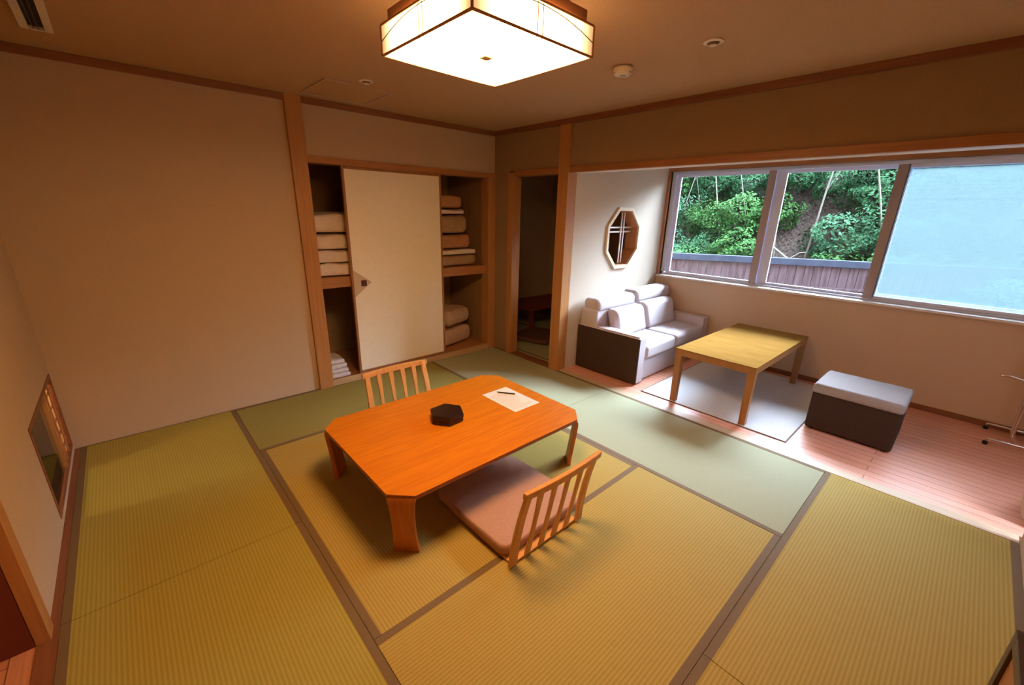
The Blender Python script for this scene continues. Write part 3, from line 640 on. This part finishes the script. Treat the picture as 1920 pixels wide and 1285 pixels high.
# ------------------------------------------------------------------ dark framed cabinet at lower right
cb = empty('cabinet', (-2.2, -4.2, 0), 'low cabinet with dark frame and brown doors against the near wall', 'cabinet')
CAX0, CAX1, CAY, CAH = -2.75, -1.680, -4.10, .612
MB().box((CAX0+.02, YN+.004, .03), (CAX1-.02, CAY-.012, CAH-.02)).build('body', DARKW, cb)
cf = MB(); cf.box((CAX1-.035, CAY-.02, .0015), (CAX1, CAY, CAH)); cf.box((CAX0, CAY-.02, .0015), (CAX0+.035, CAY, CAH)); cf.box((CAX0+.035, CAY-.02, CAH-.035), (CAX1-.035, CAY, CAH)); cf.box((CAX0+.035, CAY-.02, .0015), (CAX1-.035, CAY, .05)); cf.build('front_frame', DARKW, cb, bevel=.002)
MB().box((CAX0-.0, YN+.002, CAH-.02), (CAX1, CAY-.021, CAH)).build('top', noisy('pale_cabinet_top', (.40, .30, .20), (.46, .35, .24), (40, 4, 4), .4), cb, bevel=.002)
xm2 = (CAX0+CAX1)/2
for a, b_, hx in ((CAX0+.036, xm2-.002, xm2-.03), (xm2+.002, CAX1-.036, xm2+.03)):
    dr = MB().box((a, CAY-.018, .052), (b_, CAY-.008, CAH-.037)).build('door', BROWNP, cb, bevel=.001)
    MB().cyl((hx, CAY-.008, .35), (hx, CAY+.008, .35), .009).build('knob', BLACKM, dr)

# cream bin at the right edge of the wooden floor
wb = MB().lathe((.30, -4.42, 0), [(.085, .0006), (.105, .03), (.125, .12), (.132, .26), (.128, .27), (.118, .26), (.10, .04)], 36).build('waste_bin', mat('cream_plastic', (.70, .60, .48), .45), org=(.30, -4.42, 0), smooth=True)
tag(wb, 'cream rounded bin just inside the right edge of the view on the wooden floor', 'bin')

# ------------------------------------------------------------------ side room furniture
lt2 = empty('low_table', (1.30, .42, 0), 'low dark red table in the dark side room', 'low table')
RED = mat('dark_red_lacquer', (.22, .03, .02), .4)
MB().box((.75, .10, .31), (1.85, .78, .335)).build('tabletop', RED, lt2, bevel=.006)
for x in (.80, 1.76):
    for y in (.15, .70): MB().box((x, y, .0018), (x+.05, y+.04, .31)).build('leg', RED, lt2)
zc = pillow_mesh(.42, .98, -.36, .18, .0015, .07, seed=9, rot=.3, puff=.5).build('floor_cushion', CUSHD, org=(.7, -.1, 0), smooth=True)
tag(zc, 'dark red-brown floor cushion on the tatami of the dark side room', 'cushion')
ch2 = empty('backrest_seat', (1.30, -.02, 0), 'black legless seat beside the low table in the dark side room', 'seat')
MB().box((1.10, -.20, .0015), (1.50, .05, .05)).build('seat', BLACKM, ch2, bevel=.015)
MB().hull8([(1.12, -.22, .052), (1.48, -.22, .052), (1.48, -.18, .052), (1.12, -.18, .052), (1.12, -.30, .38), (1.48, -.30, .38), (1.48, -.27, .38), (1.12, -.27, .38)]).build('backrest', BLACKM, ch2, bevel=.01)

# ------------------------------------------------------------------ window
win = sroot('window_1', (XA, (WY0+WY1)/2, WZ0))
g = bpy.data.materials.new('window_glass'); g.use_nodes = True; nt = g.node_tree; nt.nodes.clear()
tr = nt.nodes.new('ShaderNodeBsdfTransparent'); gl = nt.nodes.new('ShaderNodeBsdfGlossy'); mx = nt.nodes.new('ShaderNodeMixShader'); oo_ = nt.nodes.new('ShaderNodeOutputMaterial'); lw = nt.nodes.new('ShaderNodeFresnel')
lw.inputs[0].default_value = 1.35; gl.inputs['Roughness'].default_value = .01
nt.links.new(lw.outputs[0], mx.inputs[0]); nt.links.new(tr.outputs[0], mx.inputs[1]); nt.links.new(gl.outputs[0], mx.inputs[2]); nt.links.new(mx.outputs[0], oo_.inputs[0])
tr.inputs[0].default_value = (.92, .97, .96, 1)
sc = bpy.data.materials.new('insect_screen'); sc.use_nodes = True; nt = sc.node_tree; nt.nodes.clear()
tr = nt.nodes.new('ShaderNodeBsdfTransparent'); tl = nt.nodes.new('ShaderNodeBsdfTranslucent'); df = nt.nodes.new('ShaderNodeBsdfDiffuse'); mx = nt.nodes.new('ShaderNodeMixShader'); m2 = nt.nodes.new('ShaderNodeMixShader'); oo_ = nt.nodes.new('ShaderNodeOutputMaterial')
SCREEN = .64
mx.inputs[0].default_value = SCREEN; m2.inputs[0].default_value = .3
tl.inputs[0].default_value = (.070, .100, .102, 1); df.inputs[0].default_value = (.070, .100, .102, 1)
nt.links.new(tl.outputs[0], m2.inputs[1]); nt.links.new(df.outputs[0], m2.inputs[2]); nt.links.new(tr.outputs[0], mx.inputs[1]); nt.links.new(m2.outputs[0], mx.inputs[2]); nt.links.new(mx.outputs[0], oo_.inputs[0])
MB().box((XL-.012, LY0+.029, LZ0+.026), (XL-.008, LYM-.013, LZ1-.026)).build('pane', g, w2)
# wooden surround, white sill, aluminium frames
sb = MB(); sb.box((XA-.02, WY1+.0, WZ0-.0), (XA+.12, YA-.0, WZ1+.05)); sb.box((XA-.02, WY0-.04, WZ1), (XA+.12, WY1, WZ1+.05)); sb.box((XA-.02, WY0-.04, WZ0), (XA+.12, WY0, WZ1))
sb.build('window_surround', TRIMY, win, bevel=.003)
MB().box((XA-.055, WY0-.04, WZ0-.020), (XA+.12, WY1+.02, WZ0+.002)).build('window_sill', mat('white_sill', (.82, .80, .78), .4), win, bevel=.004)
fx = XA+.06
fr = MB()
fr.box((fx-.01, WY0, WZ0+.003), (fx+.06, WY1, WZ0+.020)); fr.box((fx-.03, WY0, WZ1-.03), (fx+.06, WY1, WZ1)); fr.box((fx-.03, WY1-.05, WZ0+.035), (fx+.06, WY1, WZ1-.03)); fr.box((fx-.03, WY0, WZ0+.035), (fx+.06, WY0+.04, WZ1-.03))
fr.build('outer_frame', ALU, win, bevel=.002)
def sash(y0, y1, x, mt, name='sash', wl=.045, wr=.045):
    s = MB(); z0, z1 = WZ0+.021, WZ1-.031
    s.box((x, y0, z0), (x+.024, y0+wr, z1)); s.box((x, y1-wl, z0), (x+.024, y1, z1)); s.box((x, y0+wr, z0), (x+.024, y1-wl, z0+.025)); s.box((x, y0+wr, z1-.028), (x+.024, y1-wl, z1))
    o_ = s.build(name, mt, win, bevel=.002)
    MB().box((x+.010, y0+wr, z0+.025), (x+.014, y1-wl, z1-.028)).build('pane', g, o_)
    return o_
sash(-2.215, WY1-.052, fx+.0, ALU)
sash(-3.235, -2.20, fx+.028, ALU, wl=.11)
sash(WY0+.042, -3.15, fx+.0, ALU, wl=.05)
MB().box((fx-.012, -2.220, WZ0+.021), (fx-.001, -2.150, WZ1-.031)).build('meeting_stile', ALUD, win, bevel=.002)
MB().box((fx-.014, -3.222, WZ0+.021), (fx-.001, -3.150, WZ1-.031)).build('meeting_stile', ALUD, win, bevel=.002)
MB().box((fx-.012, -3.2275, WZ0+.036), (fx-.001, -3.223, WZ1-.031)).build('seal', RUBBER, win)
ss = MB(); y0, y1, z0, z1 = WY0+.045, -3.21, WZ0+.036, WZ1-.031
ss.box((fx+.056, y0, z0), (fx+.070, y0+.03, z1)); ss.box((fx+.056, y1-.03, z0), (fx+.070, y1, z1)); ss.box((fx+.056, y0+.03, z0), (fx+.070, y1-.03, z0+.03)); ss.box((fx+.056, y0+.03, z1-.03), (fx+.070, y1-.03, z1))
s2 = ss.build('screen_frame', ALU, win)
MB().box((fx+.062, y0+.03, z0+.03), (fx+.0635, y1-.03, z1-.03)).build('insect_screen', sc, s2)

# ------------------------------------------------------------------ outside: yard, fence, slope, shrubs, trees
EARTH = noisy('leaf_litter', (.02, .014, .011), (.06, .045, .038), (24, 24, 24), .95, .9, 6, .5, spec=.05, bdist=.06)
st('ground', [((XA+.14, -9, -.9), (6.6, 6, -.75))], EARTH)      # ground outside the window
fa, fbp = V(3.6, -.28, 0), V(5.0, -2.65, 0); fd = (fbp-fa).normalized(); fn = V(-fd.y, fd.x, 0)
if fn.x < 0: fn = -fn
fc = empty('fence', fa+V(0, 0, -.75), 'weathered grey-brown board fence with flat top rail outside the window', 'fence')
FENW = noisy('fence_board', (.034, .022, .024), (.058, .040, .046), (30, 30, 3), .9, .2, spec=.05)
FENC = noisy('fence_cap', (.018, .022, .033), (.024, .028, .042), (10, 10, 10), .9, spec=.05)
def fbx(b, t0, t1, n0, n1, z0, z1):
    P = [fa+fd*t+fn*n for t, n in ((t0, n0), (t1, n0), (t1, n1), (t0, n1))]
    b.hull8([(p.x, p.y, z0) for p in P]+[(p.x, p.y, z1) for p in P])
bb = MB(); t = -4.0
while t < 6.2: fbx(bb, t, t+.112, .0, .02, -.75, .90); t += .118
bb.build('boards', FENW, fc)
b = MB(); fbx(b, -4.0, 6.2, -.035, .055, .90, 1.0); b.build('top_rail', FENC, fc, bevel=.004)
b = MB(); fbx(b, -4.0, 6.2, -.030, -.001, .55, .585); b.build('rail', FENW, fc)
for i in range(6):
    b = MB(); fbx(b, -3.9+i*2, -3.8+i*2, .022, .11, -.75, .90); b.build('post', FENW, fc)
# slope
rd = random.Random(11); sl = MB(); NX, NY = 22, 44
def hz(d, y): return -.25+(d*1.22 if d < 2.6 else 3.17+.12*(d-2.6))+.16*math.sin(y*1.1+d)+.12*math.sin(y*2.7+1+d*2.1)
G = []
for i in range(NX):
    for j in range(NY):
        d = i*.32; yy = -9+j*.42
        base = 5.35-.25*(yy+1.0)*.5
        G.append(V(base+d+.1*rd.random(), yy, hz(d, yy)+rd.uniform(-.08, .08)))
sl.v = G
for i in range(NX-1):
    for j in range(NY-1): a = i*NY+j; sl.f.append([a, a+NY, a+NY+1, a+1])
slo = struct(sl.build('hillside', EARTH, smooth=True))
LEAFM = []
for i, (c1, c2) in enumerate((((.008, .026, .007), (.028, .075, .018)), ((.006, .020, .008), (.018, .055, .022)), ((.013, .044, .012), (.040, .112, .034)), ((.009, .029, .014), (.030, .080, .038)))):
    m = noisy('leaves_%d' % i, c1, c2, (7, 7, 7), .8, 0, 3, spec=.04); LEAFM.append(m)
def leaf_cloud(n, rx, ry, rz, size, seed):
    r = random.Random(seed); b = MB()
    for _ in range(n):
        u = V(r.gauss(0, 1), r.gauss(0, 1), r.gauss(0, 1)).normalized(); q_ = r.uniform(.55, 1)**.5
        bump_ = 1+.22*math.sin(u.x*5+seed)+.18*math.sin(u.y*6+u.z*5+seed*2)
        c = V(u.x*rx*q_*bump_, u.y*ry*q_*bump_, u.z*rz*q_*bump_)
        nrm = (u+V(r.uniform(-.7, .7), r.uniform(-.7, .7), r.uniform(-.2, 1.0))).normalized()
        a = nrm.orthogonal().normalized(); a = (Matrix.Rotation(r.uniform(0, 6.28), 3, nrm) @ a); bb_ = nrm.cross(a)
        s = size*r.uniform(.6, 1.4); k_ = len(b.v)
        b.v += [c-a*s, c+bb_*s*.42+nrm*s*.12, c+a*s, c-bb_*s*.42+nrm*s*.12]; b.f.append([k_, k_+1, k_+2, k_+3])
    return b
VAR = [leaf_cloud(4200, .85, .85, .55, .044, 3), leaf_cloud(4200, .8, .95, .6, .040, 8), leaf_cloud(3800, .9, .8, .5, .050, 15)]
protos = []
for vi, vb_ in enumerate(VAR):
    for mi, m in enumerate(LEAFM):
        o_ = MB(); o_.v = vb_.v; o_.f = vb_.f
        me = bpy.data.meshes.new('foliage'); me.from_pydata([tuple(v) for v in o_.v], [], o_.f); me.materials.append(m); protos.append(me)
STEM = noisy('bark', (.03, .022, .016), (.05, .04, .03), (30, 30, 6), .9, .3)
stm = MB(); stm.tube([(0, 0, -.75), (.02, .01, -.3), (0, 0, .1)], [.03, .022, .01], 7)
sme = bpy.data.meshes.new('stem'); sme.from_pydata([tuple(v) for v in stm.v], [], stm.f); sme.materials.append(STEM)
def bare(yy, z):       # leafless brown patch
    return False
def place_shrub(x, y, z, s, mi, vi, rz, label, group):
    r = empty('shrub', (x, y, z), label, 'shrub', group); r.scale = (s, s, s); r.rotation_euler = (0, 0, rz)
    f = bpy.data.objects.new('foliage', protos[vi*4+mi]); S.collection.objects.link(f); f.parent = r
    t_ = bpy.data.objects.new('stem', sme); S.collection.objects.link(t_); t_.parent = r
    return r
rd = random.Random(5)
rows = [(.22, .62, .56, 'low shrub in the front row just above the fence', 'shrubs just above the fence'), (.72, .66, .62, 'shrub on the lower slope behind the front row of shrubs', 'shrubs on the lower slope'),
        (1.25, .72, .66, 'shrub on the middle of the slope seen through the window', 'shrubs on the middle of the slope'), (1.85, .80, .76, 'shrub high on the slope near the top of the window', 'shrubs high on the slope'),
        (2.5, .95, .95, 'shrub just below the crest of the slope', 'shrubs just below the crest'), (3.2, 1.0, 1.1, 'shrub on the crest of the slope, behind all the others', 'shrubs on the crest')]
for ri, (d, s, step, l, gname) in enumerate(rows):
    yy = -5.4
    while yy < 3.2:
        y = yy+rd.uniform(-.12, .12); base = 5.35-.25*(y+1.0)*.5
        skip = (ri == 1 and -1.75 < y < -1.05) or (ri == 2 and -1.5 < y < -1.0)
        if not skip:
            mi = 2 if ri == 0 and rd.random() < .55 else rd.choice([0, 1, 3] if ri < 3 else [0, 1, 1])
            place_shrub(base+d+rd.uniform(-.1, .1), y, hz(d, y)+.28*s+(.22 if ri == 0 else 0), s*rd.uniform(.88, 1.12), mi, rd.randrange(3), rd.uniform(0, 6.28), ('deep green', 'dark blue-green', 'bright yellow-green', 'grey-green')[mi]+' '+l+', '+('left pane' if y > -.55 else 'middle pane' if y > -2.7 else 'screened right pane'), gname)
        yy += step
PALE = noisy('pale_bark', (.075, .07, .055), (.12, .11, .085), (20, 20, 5), .85, .2)
def slope_pt(u, y): base = 5.35-.25*(y+1.0)*.5; return base+u
trees = [((-.90, 2.9), (-1.03, 1.35), .020, 'slim pale tree trunk at the left of the middle pane'), ((-1.74, 2.9), (-1.60, 1.25), .024, 'slim pale tree trunk in the centre of the middle pane, rising from the brown patch'),
         ((.56, 2.9), (.84, 1.7), .016, 'slim pale tree trunk leaning at the far left of the left pane'), ((.34, 2.9), (.10, 1.8), .018, 'slim pale tree trunk at the top centre of the left pane'),
         ((.86, 2.9), (.62, 2.0), .012, 'thinnest pale tree trunk at the top left of the left pane'), ((-.05, 2.9), (-.33, 1.9), .014, 'slim pale tree trunk at the top right of the left pane'),
         ((-2.20, 2.9), (-2.45, 1.9), .02, 'slim grey tree trunk at the top right of the middle pane'), ((-4.35, 2.9), (-3.85, 1.0), .045, 'thick pale trunk leaning behind the insect screen of the right pane')]
for ti, ((y1, z1), (y0, z0), rad, l) in enumerate(trees):
    x = 6.24+.07*(ti % 3 if ti != 4 else 4)-.25*(y0+1.0)*.5; rad *= .68; zb = hz(x-(5.35-.25*(y0+1)*.5), y0)-.05; dy = (y1-y0)/(z1-z0); yb = y0-dy*(z0-zb)
    tr_ = empty('tree', (x, yb, zb), l, 'tree', None)
    MB().tube([(x, yb, zb), (x-.02, y0, z0), (x+.02, (y0+y1)/2+.02, (z0+z1)/2), (x, y1, z1), (x, y1+dy*.5, z1+.5)], [rad*1.2, rad, rad*.9, rad*.75, rad*.6], 8).build('trunk', PALE, tr_, smooth=True)
    MB().tube([(x+.02, (y0+y1)/2+.02, (z0+z1)/2), (x-.04, y1-.18, z1-.25), (x, y1-.26, z1+.25)], [rad*.5, rad*.35, rad*.2], 6).build('branch', PALE, tr_, smooth=True)
x, y = slope_pt(.55, -1.2), -1.2; z = hz(.55, y)+.62
db = empty('fallen_branch', (x, y, z), 'bare fallen forked branch on the brown patch of the slope', 'branch')
MB().tube([(x-.1, y+.35, z+.45), (x-.1, y, z+.22), (x-.12, y-.25, z+.05), (x-.1, y-.32, z-.2)], [.012, .018, .02, .022], 7).build('limb', PALE, db, smooth=True)
MB().tube([(x-.12, y-.25, z+.05), (x-.1, y-.4, z+.18), (x-.1, y-.5, z+.2)], [.014, .01, .005], 6).build('twig', PALE, db, smooth=True)
